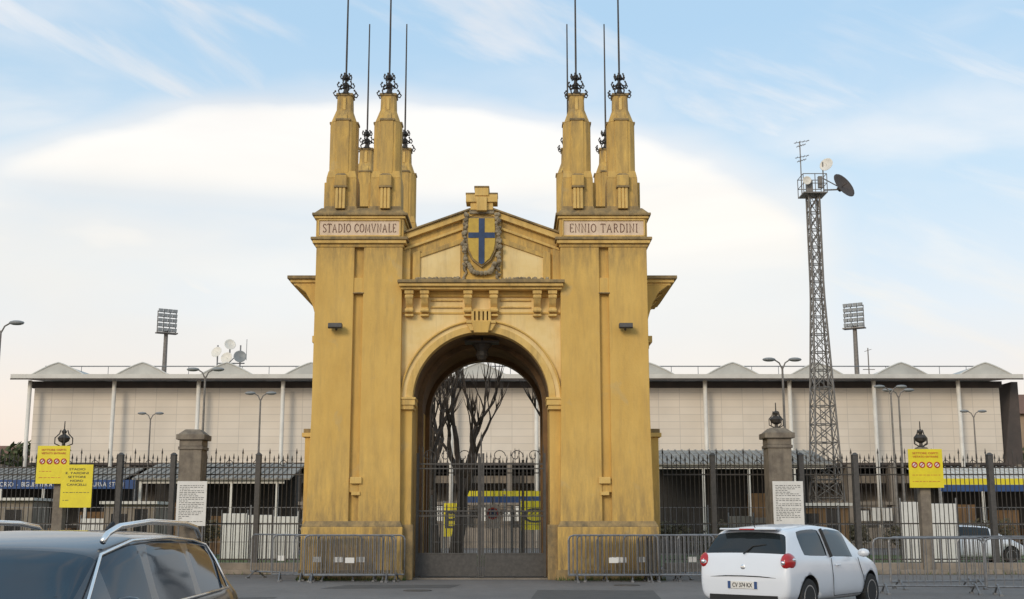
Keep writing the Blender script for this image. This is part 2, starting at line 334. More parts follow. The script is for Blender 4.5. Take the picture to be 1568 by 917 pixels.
# keystone
trim.prism([(-.30,6.93),(.30,6.93),(.42,7.14),(-.42,7.14)],.0,.5); trim.prism([(-.42,7.14),(.42,7.14),(.42,7.22),(-.42,7.22)],-.04,.5)
wall.prism([(-.2,6.86),(.2,6.86),(.27,7.2),(-.27,7.2)],-.08,.4)
for q in (-.24,-.12,0,.12,.24): trim.box(q-.04,q+.04,.0,.3,7.22,7.5)
trim.box(-.5,.5,.08,.5,7.5,7.56)
# entablature
wall.box(-2.28,2.28,.22,.5,7.44,7.50); wall.box(-2.28,2.28,.17,.5,7.94,8.1)
for x in (-2.06,-1.62,-.38,.36,1.6,2.04):
    trim.prismx([(.3,7.42),(.14,7.44),(.08,7.52),(.12,7.62),(.02,7.72),(-.06,7.84),(-.06,7.98),(.3,7.98)],x-.1,x+.1)
    trim.box(x-.13,x+.13,-.1,.3,7.98,8.08); trim.box(x-.12,x+.12,.05,.3,7.36,7.42)
    trim.cyl((x-.12,.04,7.52),(x+.12,.04,7.52),.06); trim.cyl((x-.12,-.04,7.9),(x+.12,-.04,7.9),.06)
for x0,x1 in ((-1.45,-.56),(.54,1.42)): trim.box(x0,x1,.19,.3,7.62,7.66); trim.box(x0,x1,.19,.3,7.82,7.86)
trim.box(-2.30,2.30,-.14,6.4,8.10,8.18); trim.box(-2.34,2.34,-.24,6.5,8.18,8.27); wea.box(-2.38,2.38,-.30,6.56,8.27,8.36)
wea.box(-1.8,-.55,.0,.35,8.36,8.44); wea.box(.55,1.8,.0,.35,8.36,8.44)
random.seed(19)
for i in range(60):
    x=random.choice([random.uniform(-1.9,-.6),random.uniform(.6,1.9)]); sto.ball((x,.12+random.uniform(-.1,.1),8.45),random.uniform(.03,.07),n=6,k=4)
# gable
wall.prism([(-2.28,8.3),(2.28,8.3),(2.28,9.72),(0,10.55),(-2.28,9.72)],.36,6.04)
for s in (-1,1):
    P=lambda pl:[(x*s,z) for x,z in pl]
    trim.prism(P([(2.28,9.62),(2.28,9.80),(0,10.63),(0,10.45)]),.2,.5)
    wea.prism(P([(2.28,9.80),(2.28,9.86),(0,10.69),(0,10.63)]),.12,6.2)
    trim.prism(P([(2.28,9.32),(2.28,9.40),(.5,10.05),(.5,9.97)]),.28,.4)
    crm.prism(P([(.62,8.5),(1.78,8.5),(1.78,9.12),(.62,9.55)]),.34,.4)
    wall.prism(P([(1.78,8.44),(2.0,8.44),(2.0,9.26),(1.78,9.34)]),.27,.4)
    wall.prism(P([(.55,9.55),(1.78,9.12),(2.0,9.16),(.55,9.72)]),.29,.4)
    wall.prism(P([(2.06,8.36),(2.28,8.36),(2.28,9.3),(2.06,9.38)]),.22,.4)
wall.box(-.56,.56,.24,.5,8.36,10.45)
trim.box(-.33,.33,.10,.5,10.50,10.72); trim.box(-.46,.46,.04,.6,10.72,10.95); wea.box(-.47,.47,.03,.61,10.95,11.0); trim.box(-.2,.2,.0,.6,10.9,11.14); wea.box(-.22,.22,-.02,.62,11.14,11.19); trim.box(-.15,.15,-.03,.2,10.45,10.86)
sto.box(-.36,.36,.14,.5,10.4,10.5)
# garland
random.seed(3)
for s in (-1,1):
    for i in range(46):
        t=i/45; z=10.4-1.75*t; x=.44+.06*math.sin(t*3.1)-.22*max(0,t-.8)/.2
        sto.ball((s*x+random.uniform(-.05,.05),.16+random.uniform(-.05,.03),z+random.uniform(-.03,.03)),random.uniform(.035,.08),n=7,k=5)
    for i in range(12): sto.ball((s*(.47+random.uniform(-.05,.05)),.2,8.95-i*.045),random.uniform(.03,.06),n=6,k=4)
for i in range(9):
    a=math.pi*i/8; sto.ball((.3*math.cos(a),.14,8.74-.12*math.sin(a)),.075,n=7,k=5)
sh=[(-.38,10.25),(.38,10.25),(.4,9.6),(.36,9.3),(.24,9.05),(0,8.85),(-.24,9.05),(-.36,9.3),(-.4,9.6)]
shb=MB().prism([(x*1.12,9.6+(z-9.6)*1.08) for x,z in sh],.14,.3); shb.obj('shield_border','ochre_d',G,bevel=.02)
MB().prism(sh,.1,.3).obj('shield_field','shy',G,bevel=.02)
q=MB(); q.prism([(-.085,10.24),(.085,10.24),(.085,8.93),(0,8.87),(-.085,8.93)],.085,.2); q.box(-.385,-.087,.085,.2,9.66,9.82); q.box(.087,.385,.085,.2,9.66,9.82); q.obj('shield_cross','blue',G)
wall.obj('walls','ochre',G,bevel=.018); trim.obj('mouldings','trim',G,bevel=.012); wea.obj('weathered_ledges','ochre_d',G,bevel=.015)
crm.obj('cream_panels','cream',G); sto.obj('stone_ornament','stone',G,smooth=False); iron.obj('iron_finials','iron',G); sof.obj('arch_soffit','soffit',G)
insf.obj('inscription_panels','insc',G)
roman(G,'inscription_stadio','STADIO COMVNALE',2.1,.24,-3.525,-.055,9.915,'letter')
roman(G,'inscription_tardini','ENNIO TARDINI',1.95,.24,3.525,-.055,9.915,'letter')
q=MB().lathe((0,1.2,6.2),[(.02,0),(.12,.05),(.2,.18),(.16,.3),(.24,.42),(.3,.5),(.1,.58),(.03,.62),(.03,.75)],10); q.box(-.5,.5,.9,1.4,6.72,6.78); q.obj('hanging_lantern','iron',G)
for x in (-4.12,4.10):
    q=MB(); q.prismx([(-.36,6.98),(-.30,6.94),(-.1,6.98),(-.1,7.08),(-.32,7.10)],x-.19,x+.19); q.cyl((x,-.12,7.0),(x,.02,6.95),.03); q.obj('wall_floodlight','ironlt',G)
# ------------------------------------------------------------ iron gate
Q=empty('wrought_iron_gate',(-.88,34.75,0)); g=MB()
for s in (-1,1):
    for a in (.03,1.78):
        g.box(*sorted((s*a,s*(a+.06))),-.035,.035,.05,3.5)
    x=.16
    while x<1.78:
        top=3.25+.25*(x/1.9)+.12*math.sin(x*8); g.cyl((s*x,0,.7),(s*x,0,top),.012,n=5); g.cyl((s*x,0,top),(s*x,0,top+.16),.026,.002,5); x+=.115
    x=.21
    while x<1.76: g.cyl((s*x,0,.7),(s*x,0,1.75),.009,n=4); x+=.115
    for z in (.68,1.72,1.86,3.05,3.18): g.box(*sorted((s*.1,s*1.78)),-.022,.022,z,z+.035)
    for i in range(14):
        cx=s*(.22+i*.115); g.tube([(cx+.045*math.cos(a*math.pi/4),0,1.815+.045*math.sin(a*math.pi/4)) for a in range(9)],.008,4)
    for i in range(3):
        cx=s*(.5+i*.5); g.tube([(cx+.2*math.cos(a*.5)*(1-a/16),0,3.42+.2*math.sin(a*.5)*(1-a/16)) for a in range(14)],.012,4)
g.box(-.02,.02,-.05,.05,.05,3.9); g.cyl((0,0,3.9),(0,0,4.12),.04,.003,6); g.ball((0,0,3.88),.05)
g.obj('bars','ironlt',Q)
q=MB(); 
for s in (-1,1): q.box(*sorted((s*.1,s*1.78)),-.012,.012,.08,.68)
q.obj('kick_panel','ironlt',Q)
MB().box(-1.94,1.94,-.3,.3,0,.03).obj('threshold','conc',Q)

# ------------------------------------------------------------ fence
def fence(x0,x1,posts,nm,Y=38.0):
    E=empty(nm,(0,Y,0)); b_=MB(); w=MB(); p_=MB()
    x=x0; i=0
    while x<x1:
        h=3.45+(.22 if i%6==0 else (.0 if i%2 else .06))
        b_.cyl((x,0,.3),(x,0,h),.014,n=4); b_.cyl((x,0,h),(x,0,h+.17),.032,.002,4)
        if i%2==0: b_.cyl((x+.065,0,.3),(x+.065,0,1.5),.010,n=4)
        if i%6==3: b_.tube([(x+.13*math.cos(a*.6)*(1-a/14),0,3.35+.13*math.sin(a*.6)*(1-a/14)) for a in range(11)],.011,4)
        x+=.14; i+=1
    for z in (.42,1.5,3.0,3.22): b_.box(x0,x1,-.02,.02,z,z+.04)
    w.box(x0,x1,-.2,.2,.1,.34)
    for px in posts: p_.box(px-.08,px+.08,-.10,.10,0,3.62); p_.frus(px,0,3.62,.10,.12,3.70,.03,.03)
    b_.obj('railings','iron',E); w.obj('base_wall','conc',E,bevel=.02); p_.obj('posts','ironlt',E,bevel=.01)
    return E
fence(-42,-6.1,[-40,-36,-32,-28,-24,-20,-16.6,-12.2,-10.55,-7.9],'iron_fence')
fence(4.7,42,[6.25,9.0,10.7,14.9,18,22,26,30,34,38],'iron_fence')
def pier(x,h=4.1,w=.4,fin=True):
    E=empty('stone_pier',(x,37.6,0)); q=MB()
    q.box(-w,w,-w,w,0,.5); q.frus(0,0,.5,w,w,.58,w*.86,w*.86); q.box(-w*.86,w*.86,-w*.86,w*.86,.5,h-.35)
    q.box(-w*.95,w*.95,-w*.95,w*.95,h-.35,h-.25); q.box(-w*.88,w*.88,-w*.88,w*.88,h-.25,h-.05)
    q.box(-w*1.1,w*1.1,-w*1.1,w*1.1,h-.05,h+.12); q.frus(0,0,h+.12,w,w,h+.28,w*.55,w*.55)
    q.obj('masonry','gstone',E,bevel=.02)
    if fin: urn(E,0,0,h+.25)
def urn(E,x,y,z,sc=1.0):
    q=MB(); q.lathe((x,y,z),[(.02,0),(.16*sc,0),(.06*sc,.06),(.05*sc,.14),(.16*sc,.2),(.2*sc,.3),(.15*sc,.36),(.05*sc,.42),(.09*sc,.5),(.02,.58),(.015,.82)],8)
    for a in range(4):
        c_,s_=math.cos(a*math.pi/2+.4),math.sin(a*math.pi/2+.4)
        q.tube([(x+.1*c_,y+.1*s_,z+.05),(x+.26*c_,y+.26*s_,z+.12),(x+.26*c_,y+.26*s_,z+.3),(x+.14*c_,y+.14*s_,z+.42),(x+.1*c_,y+.1*s_,z+.55)],.018,4)
    q.obj('iron_urn','iron',E)
pier(-9.85,fin=False); pier(8.2,4.15,.42)
for x in (-13.95,12.72):
    E=empty('fence_finial_post',(x,37.8,0)); q=MB(); q.box(-.16,.16,-.16,.16,0,3.75); q.frus(0,0,3.75,.2,.2,3.85,.14,.14); q.obj('post','gstone',E,bevel=.015); urn(E,0,0,3.84)

# ------------------------------------------------------------ signs
def board(nm,x0,x1,z0,z1,y,m_,lines,ink,pict=False,posts=False,title=None):
    E=empty(nm,((x0+x1)/2,y,0)); w=(x1-x0)/2; q=MB().box(-w,w,-.015,.015,z0,z1); q.obj('panel',m_,E,bevel=.004)
    q=MB(); random.seed(int(x0*10)); h=z1-z0
    zt=z1-h*.08
    if title:
        for k_,tt in enumerate(title): text(E,'title_%d'%k_,tt,w*1.5*min(1,len(tt)/14+.25),h*.05,(0,-.02,zt-h*.09*(k_+.3)),ink)
        zt-=h*.09*len(title)+h*.03
    if pict:
        for i in range(4):
            cx=-w*.66+i*w*.44; q2=MB(); q2.tube([(cx+w*.15*math.cos(a*math.pi/6),-.02,zt-h*.12+w*.15*math.sin(a*math.pi/6)) for a in range(13)],.018,4); q2.cyl((cx-w*.1,-.02,zt-h*.12-w*.1),(cx+w*.1,-.02,zt-h*.12+w*.1),.014,n=4); q2.obj('pictogram','ored',E)
            MB().cyl((cx,-.017,zt-h*.12),(cx,-.0155,zt-h*.12),w*.14,n=14).obj('pictogram_disc','white',E)
        zt-=h*.3
    for i in range(lines):
        zz=zt-(zt-z0-h*.08)*(i+.5)/lines; x=-w*.82
        while x<w*.75:
            l=random.uniform(.03,.12)*w*2; 
            q.box(x,min(x+l,w*.82),-.019,-.012,zz-h*.006,zz+h*.006); x+=l+w*.06
            if random.random()<.06: break
    q.obj('text_lines',ink,E)
    if posts:
        q=MB(); q.cyl((-w*.8,.03,0),(-w*.8,.03,z1),.025); q.cyl((w*.8,.03,0),(w*.8,.03,z1),.025); q.obj('posts','galv',E)
board('notice_board',-10.1,-9.2,1.45,2.78,36.9,'white',22,'ink',posts=True)
board('notice_board',7.86,8.78,1.48,2.78,36.9,'white',22,'ink',posts=True)
board('yellow_warning_sign',-14.62,-13.62,2.72,3.88,37.5,'yel',2,'ored',True,title=['SETTORE OSPITI','VIETATO ENTRARE'])
board('yellow_warning_sign',-13.80,-12.84,2.0,3.3,37.4,'yel',2,'ink',title=['STADIO','E. TARDINI','SETTORE','NORD','CANCELLI'])
board('yellow_warning_sign',12.2,13.25,2.6,3.78,37.5,'yel',2,'ored',True,title=['SETTORE OSPITI','VIETATO ENTRARE'])

# ------------------------------------------------------------ crowd barriers
def barrier(x,y,rz,L=2.3,nb=18):
    E=empty('crowd_barrier',(x,y,0),R(rz)); q=MB(); h=1.22; l=L/2
    q.tube([(-l,0,.18),(-l,0,h-.12),(-l+.03,0,h-.04),(-l+.12,0,h),(l-.12,0,h),(l-.03,0,h-.04),(l,0,h-.12),(l,0,.18),(-l,0,.18)],.024,6)
    for i in range(nb): xx=-l+L*(i+1)/(nb+1); q.cyl((xx,0,.18),(xx,0,h),.0105,n=5)
    for s in (-1,1):
        q.tube([(s*l*.82,-.32,.02),(s*l*.82,-.06,.2),(s*l*.82,0,.22),(s*l*.82,.06,.2),(s*l*.82,.32,.02)],.024,5)
        q.box(s*l*.82-.035,s*l*.82+.035,-.38,-.26,0,.04); q.box(s*l*.82-.035,s*l*.82+.035,.26,.38,0,.04)
    q.obj('tubes','galv',E)
    if nb>14 and int(abs(x)*10)%2: MB().box(-.12,.12,-.014,.014,.5,.64).obj('plate','white',E)
for x,y,rz in [(-4.7,33.45,1),(-4.4,33.2,-4),(-4.32,32.9,3),(-5.3,33.6,6),(-4.1,33.5,-5),(-6.5,34.8,-35),
               (2.75,33.45,-1),(2.95,33.2,-5),(2.7,32.9,3),(4.6,33.4,4),(4.2,33.05,-4),(5.7,34.8,25),(4.9,33.6,0),(3.5,33.5,5),
               (9.3,27.6,-4),(11.6,27.0,-10),(10.2,29.6,6),(13.2,28.8,-2),(12.2,30.5,3)]:
    barrier(x,y,rz,2.4,12 if x>8 else 20)

# ------------------------------------------------------------ street lamps
def lamp(x,y,h,double=True,side=1,big=1.0):
    E=empty('street_lamp',(x,y,0)); q=MB(); q.cyl((0,0,0),(0,0,1.2),.10,.09); q.cyl((0,0,1.2),(0,0,h-.35),.07,.04)
    hd=MB()
    for s in ((-1,1) if double else (side,)):
        q.tube([(0,0,h-.45),(s*.12*big,0,h-.18),(s*.32*big,0,h-.05)],.03)
        hd.ball((s*.52*big,0,h-.05),.27*big,.15*big,.085*big,n=12,k=6); 
    q.obj('pole','galvd',E); hd.obj('heads','lamp',E,smooth=True)
lamp(-19.25,45,9.0,False,1,1.1); lamp(-12.75,50,7.85); lamp(-12.5,60,7.9); lamp(-21.5,72,7.95); lamp(10.8,48,8.0); lamp(17.9,57,7.9); lamp(18.9,59,7.95); lamp(26.7,70,7.9)

# ------------------------------------------------------------ stadium
T=empty('football_stadium',(0,75,0)); q=MB().box(-29.7,30.3,0,.3,5.1,10.15); q.obj('cladding_wall','clad',T)
q=MB(); q.prismx([(-1.6,10.16),(-1.6,10.42),(6.5,10.95),(6.5,10.8),(0,10.3)],-30.6,31.2); q.obj('roof','roofw',T)
q=MB(); q.box(-29.9,30.5,-.02,.35,9.74,10.16); q.box(-30.0,30.6,-.25,.1,4.95,5.12); q.prism([(30.3,5.0),(31.0,10.1),(31.4,10.1),(31.4,3),(30.3,3)],-.2,2); q.box(-30.6,31.2,-1.63,-1.58,10.08,10.16); q.obj('dark_fascia','dkroof',T)
q=MB()
for bxx in [-28.0+5.2*i for i in range(12)]:
    w=1.55; arc=[(bxx-w+2*w*i/14, 10.46+.72*(1-abs(-1+2*i/14)**1.25)) for i in range(15)]
    q.prism(arc,-.9,5.0)
q.obj('roof_skylights','skyl',T,smooth=False)
q=MB()
for bxx in [-28.0+5.2*i for i in range(12)]:
    w=1.6; q.tube([(bxx-w+2*w*i/14,-.92, 10.47+.74*(1-abs(-1+2*i/14)**1.25)) for i in range(15)],.05,4)
q.obj('skylight_frames','roofw',T)
q=MB(); q.cyl((-29.6,1.2,11.25),(30.2,1.2,11.25),.035)
for i in range(36): q.cyl((-29+i*1.7,1.2,10.6),(-29+i*1.7,1.2,11.25),.02,n=4)
q.obj('roof_rail','galv',T)
q=MB(); 
for i in range(12): px=-29.65+5.19*i; q.cyl((px,-.9,0),(px,-.9,10.1),.13)
q.obj('roof_columns','pole',T,smooth=True)
q=MB(); 
for st in range(7): q.box(-32,32,-1+st*.9,6,.0,1.2+st*.55)
q.box(-32,32,.6,1.2,3.9,4.35); q.box(-32,32,-.6,.2,2.55,2.75)
for i in range(25): q.box(-31.5+i*2.6,-31.2+i*2.6,-.5,.5,0,5)
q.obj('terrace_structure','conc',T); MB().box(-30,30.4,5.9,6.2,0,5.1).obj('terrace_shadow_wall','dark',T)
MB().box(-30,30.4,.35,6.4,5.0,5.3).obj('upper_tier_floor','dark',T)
q=MB(); random.seed(5)
for i in range(90):
    x=-30+i*.67; 
    if random.random()<.5: q.box(x,x+random.uniform(.3,.6),-1.25,-1.15,1.6,random.uniform(2.1,2.5))
q.obj('seat_panels','pole',T)

# service sheds behind fence
def shed(x0,x1,y,h,nm='service_shed',rm='metalroof',wm='dark'):
    E=empty(nm,((x0+x1)/2,y,0)); w=(x1-x0)/2
    q=MB(); q.prismx([(-1.2,h-.45),(-1.2,h-.38),(3,h+.5),(3,h+.4)],-w-.3,w+.3)
    x=-w
    while x<w: q.prismx([(-1.22,h-.38),(-1.22,h-.33),(3,h+.55),(3,h+.5)],x,x+.07); x+=.35
    q.obj('roof',rm,E)
    q=MB(); q.box(-w,w,2,3,0,h+.3); q.obj('back_wall',wm,E)
    q=MB()
    for i in range(int(w*2/2.2)+1): q.box(-w+i*2.2,-w+i*2.2+.12,-1,-.88,0,h-.4)
    q.box(-w,w,-.98,-.9,h-.62,h-.45); q.obj('posts','pole',E)
    q=MB(); random.seed(int(w*9))
    x=-w+.1
    while x<w-1:
        l=random.uniform(.7,1.7); 
        if random.random()<.7: q.box(x,x+l,random.uniform(.2,1.2),1.9,0,random.uniform(.9,h-1.0))
        x+=l+.2
    q.obj('stored_crates','wood',E,bevel=.02)
shed(7.0,15.2,60,4.7); shed(-18.0,-11,60,4.0); shed(-33,-20.5,64,4.0); shed(22,33,64,4.0,rm='roofw')
def banner(x0,x1,y,z0,z1,txt,m_='bannerb',tm='white'):
    E=empty('fabric_banner',((x0+x1)/2,y,0)); w=(x1-x0)/2
    MB().box(-w,w,-.02,.02,z0,z1).obj('cloth',m_,E)
    if txt: text(E,'lettering',txt,w*1.7,(z1-z0)*.5,(0,-.03,(z0+z1)/2),tm)
    q=MB()
    for x in (-w,0,w): q.cyl((x,.06,0),(x,.06,z1+.1),.04)
    q.obj('supports','galv',E)
banner(-25.0,-17.9,58,3.1,3.52,'CORSO  -  BIGLIETTERIA  -  TRIBUNA  -  CURVA  STUDI')
banner(21,25.8,60,3.35,3.65,'','yel'); banner(21,25.8,59.9,3.02,3.34,''); banner(-2.3,1.6,58,2.75,3.0,'','yel'); banner(-2.3,1.6,57.9,2.45,2.74,'')
banner(-3.1,-2.3,56,.9,2.4,'B','yel','ink'); banner(.4,1.5,56,1.2,2.5,'C','yel','ink')
# kiosks / containers
def container(x,y,w,d,h,m_):
    E=empty('ticket_kiosk',(x,y,0)); q=MB().box(-w,w,0,d,.1,h); q.obj('body',m_,E,bevel=.03)
    q=MB().box(-w-.12,w+.12,-.25,d+.1,h,h+.12); q.obj('roof','roofw',E)
    q=MB(); q.box(-w*.7,-w*.1,-.02,.02,1.0,1.9); q.box(w*.2,w*.7,-.02,.02,.15,2.1); q.obj('window_and_door','glass',E)
    q=MB(); q.box(-w*.75,-w*.05,-.14,-.02,.92,.98); q.obj('counter','galv',E)
container(-16.2,52,1.1,2,2.3,'conc'); container(12.6,50,1.1,2,2.2,'wood'); container(-23,55,1.5,2,2.5,'conc')
# white hoardings
def hoarding(x,y,n,h,m_='white'):
    E=empty('site_hoarding',(x,y,0)); q=MB()
    for i in range(n): q.box(i*1.05,i*1.05+1.0,0,.04,.1,h-.06*(i%3))
    q.obj('panels',m_,E,bevel=.01); q=MB()
    for i in range(n+1): q.cyl((i*1.05-.02,.06,0),(i*1.05-.02,.06,h+.15),.03)
    q.obj('posts','galv',E)
hoarding(-11.8,50,3,1.9); hoarding(14.6,46,2,2.3); hoarding(9.2,52,3,1.8,'conc'); hoarding(-18.6,53,2,1.7)
# low inner steel fence
E=empty('inner_mesh_fence',(0,47,0)); q=MB()
x=-30
while x<30:
    q.cyl((x,0,0),(x,0,2.2),.03,n=5); x+=2.5
x=-30
while x<30: q.cyl((x,0,.1),(x,0,2.1),.008,n=3); x+=.22
for z in (.15,.8,1.45,2.1): q.box(-30,30,-.012,.012,z,z+.02)
q.obj('mesh','galv',E)
E=empty('inner_spear_fence',(0,44.5,0)); q=MB()
x=-5
while x<4:
    q.cyl((x,0,0),(x,0,3.7),.013,n=4); q.cyl((x,0,3.7),(x,0,3.9),.03,.002,4); x+=.24
for z in (.3,3.3): q.box(-5,4,-.02,.02,z,z+.04)
for x in (-4,-1.8,.4,2.6): q.box(x-.05,x+.05,-.05,.05,0,3.8)
q.obj('railings','iron',E)
E=empty('green_windbreak',(-3.0,43.5,0)); q=MB().box(-.6,.15,-.01,.01,.2,2.4); q.obj('net','green',E); q=MB(); q.cyl((-.6,0,0),(-.6,0,2.5),.03); q.cyl((.15,0,0),(.15,0,2.5),.03); q.obj('poles','galv',E)
E=empty('no_entry_sign',(-.65,41.5,0)); q=MB(); q.cyl((0,.03,0),(0,.03,2.4),.03); q.obj('pole','galv',E)
MB().box(-.25,.25,-.01,.01,1.35,2.15).obj('plate','white',E); MB().cyl((0,-.02,1.85),(0,-.011,1.85),.2,n=24).obj('red_ring','ored',E); MB().cyl((0,-.028,1.85),(0,-.021,1.85),.14,n=24).obj('blue_disc','bannerb',E)

# ------------------------------------------------------------ lattice tower
E=empty('lattice_antenna_mast',(15.42,60,0)); q=MB(); H=18.0
def hw(z): return .78-(.78-.27)*min(1,z/(H*.72))
levels=[0]; 
while levels[-1]<H: levels.append(min(H,levels[-1]+.9))
for i in range(len(levels)-1):
    a,b_=levels[i],levels[i+1]; A=[(sx*hw(a),sy*hw(a),a) for sx,sy in ((-1,-1),(1,-1),(1,1),(-1,1))]; B=[(sx*hw(b_),sy*hw(b_),b_) for sx,sy in ((-1,-1),(1,-1),(1,1),(-1,1))]
    for j in range(4):
        k_=(j+1)%4; q.cyl(A[j],B[j],.05,n=4); q.cyl(A[j],B[k_],.024,n=4); q.cyl(A[k_],B[j],.024,n=4); q.cyl(B[j],B[k_],.024,n=4)
for i in range(60): q.cyl((-.12,0,i*.3),(.12,0,i*.3),.015,n=3)
q.cyl((-.12,0,0),(-.12,0,H),.02,n=4); q.cyl((.12,0,0),(.12,0,H),.02,n=4)
q.box(-.6,.6,-.6,.6,H,H+.06)
for z in (.5,1.0):
    for a,b_ in (((-.6,-.6),(.6,-.6)),((.6,-.6),(.6,.6)),((.6,.6),(-.6,.6)),((-.6,.6),(-.6,-.6))): q.cyl((*a,H+z),(*b_,H+z),.022,n=4)
for a in ((-.6,-.6),(0,-.6),(.6,-.6),(.6,.6),(-.6,.6)): q.cyl((*a,H),(*a,H+1),.022,n=4)
q.cyl((-.55,0,H),(-.55,0,H+2.9),.03); q.cyl((.5,-.3,H),(.5,-.3,H+1.7),.035)
for z,l in ((2.9,.5),(2.7,.3),(2.1,.45),(1.9,.3)):
    q.cyl((-.55-l*.6,0,H+z-.1),(-.55+l,0,H+z+.05),.016,n=4)
    for t in (-.4,.0,.4,.8): q.cyl((-.55+l*t,-.2,H+z-.04+t*.08),(-.55+l*t,.2,H+z-.04+t*.08),.012,n=3)
q.cyl((.6,0,H+.3),(1.4,-.1,H+.3),.04); q.cyl((.6,0,H+.9),(1.3,0,H+.5),.03); q.box(-.4,-.1,-.5,-.2,H+.1,H+.7); q.box(.2,.4,-.5,-.3,H+.3,H+.9)
q.obj('steelwork','galvd',E)
def dish(E,c,r,az,el,m_='pole'):
    q=MB(); n=20; prof=[(0.001,0),(.3*r,.03*r),(.6*r,.1*r),(.85*r,.2*r),(r,.28*r),(r*.98,.31*r),(.82*r,.23*r),(.5*r,.1*r),(.01,.05*r)]
    q.rings([[(rr*math.cos(2*math.pi*j/n),rr*math.sin(2*math.pi*j/n),z) for j in range(n)] for rr,z in prof]); q.cyl((0,0,-.25*r),(0,0,0),.2*r); q.cyl((0,0,0),(0,0,.55*r),.03*r)
    return q.obj('dish',m_,E,smooth=True,loc=c,rot=(R(90-el),0,R(az)))
dish(E,(1.45,-.1,H+.4),.72,38,25,'dkroof'); dish(E,(.7,-.4,H+1.5),.36,-40,15); dish(E,(-.45,-.7,H+.6),.22,0,0)
# roof antennas
E=empty('roof_satellite_dishes',(-18.2,79,11.0)); q=MB()
for x in (-1.2,-.4,.3): q.cyl((x,0,0),(x,0,2.0),.05)
q.cyl((-1.2,0,.8),(.6,0,.8),.04); q.cyl((.7,0,1.0),(.7,0,2.4),.02); q.cyl((-1.2,0,0),(.3,0,1.6),.03); q.obj('frame','galv',E); 
dish(E,(-1.2,-.1,1.5),.38,-20,20); dish(E,(-.4,-.1,2.0),.38,25,20); dish(E,(.3,-.1,1.2),.42,15,15,'lamp'); dish(E,(-.5,-.2,1.1),.4,-15,15)
E=empty('roof_satellite_dishes',(-1.6,79,11.2)); q=MB()
q.cyl((0,0,0),(0,0,1.3),.04); q.cyl((-1,0,0),(-1,0,1.8),.03); q.obj('frame','galv',E); dish(E,(0,-.1,1.1),.35,20,20); dish(E,(-1,-.1,1.6),.25,-20,20)
def mast(x,y,ztop,rz):
    E=empty('stadium_floodlight',(x,y,0),R(rz)); q=MB(); q.cyl((0,0,0),(0,0,ztop-1.6),.3,.17,10); q.box(-.9,.9,-.5,.2,ztop-1.9,ztop-1.8)
    for i in range(5): q.box(-.85,.85,-.1,-.04,ztop-1.7+i*.42,ztop-1.64+i*.42)
    for s in (-1,-.33,.33,1): q.box(s*.8-.03,s*.8+.03,-.06,.0,ztop-1.8,ztop+.1)
    q.obj('pole_and_frame','galvd',E); h=MB()
    for i in range(5):
        for j in range(4): h.frus(-.63+j*.42,-.3,ztop-1.72+i*.42,.15,.14,ztop-1.44+i*.42,.18,.1)
    h.obj('lamps','lamp',E)
mast(-30.1,104,19.5,32); mast(28.7,100,19.3,-32)
E=empty('radio_antenna',(29.7,100,0)); q=MB(); q.cyl((0,0,0),(0,0,15.8),.05); q.cyl((-.5,0,14),(.5,0,14),.03); q.cyl((-.3,0,15.5),(.3,0,15.7),.02); q.obj('mast','galvd',E)

# ------------------------------------------------------------ houses at the edges
def house(x,y,w,d,h,rh):
    E=empty('distant_house',(x,y,0)); MB().box(-w,w,0,d,0,h).obj('walls','brick',E)
    MB().prismx([(-.4,h),(d+.4,h),(d/2,h+rh)],-w-.4,w+.4).obj('roof','tile',E)
    q=MB()
    for i in range(int(w)):
        for z in range(int(h//3)): q.box(-w+1+i*2,-w+1.9+i*2,-.03,.03,1+z*3,2.4+z*3)
    q.obj('windows','glass',E)
house(46.5,92,8,10,9.6,2.0); house(-56,120,8,10,7,2.2); house(60,120,12,10,9,3)
# foliage masses
def leaves(nm,blobs,n,m_,sz=.22,seed=1):
    random.seed(seed); q=MB()
    for i in range(n):
        c,rr=random.choice(blobs); d=Vector((random.gauss(0,1),random.gauss(0,1),random.gauss(0,1))).normalized()*rr*random.uniform(.4,1.05)
        p=Vector(c)+Vector((d.x*1.2,d.y,d.z*.85)); a=Vector((random.gauss(0,1),random.gauss(0,1),random.gauss(0,1))).normalized()*sz*random.uniform(.6,1.5); b_=a.orthogonal().normalized()*sz*random.uniform(.4,1)
        q.add([p-a,p-b_*.6,p+a,p+b_],[(0,1,2,3)])
    return q.obj(nm,m_)
random.seed(11)
bl=[((random.uniform(-52,-33),random.uniform(80,95),random.uniform(1,6.2)),random.uniform(1,2)) for _ in range(34)]
leaves('distant_hedge_trees',bl,11000,'leaf',.25,2)
bl=[((random.uniform(33,52),random.uniform(80,88),random.uniform(1,6.8)),random.uniform(1,2)) for _ in range(36)]
leaves('distant_hedge_trees',bl,12000,'leaf',.25,3)
bl=[((x,random.uniform(54,58),random.uniform(.4,1.3)),random.uniform(.5,.8)) for x in [-30+i*1.1 for i in range(56)] if not -6<x<4]
leaves('shrub_row',bl,12000,'leafb',.11,4)

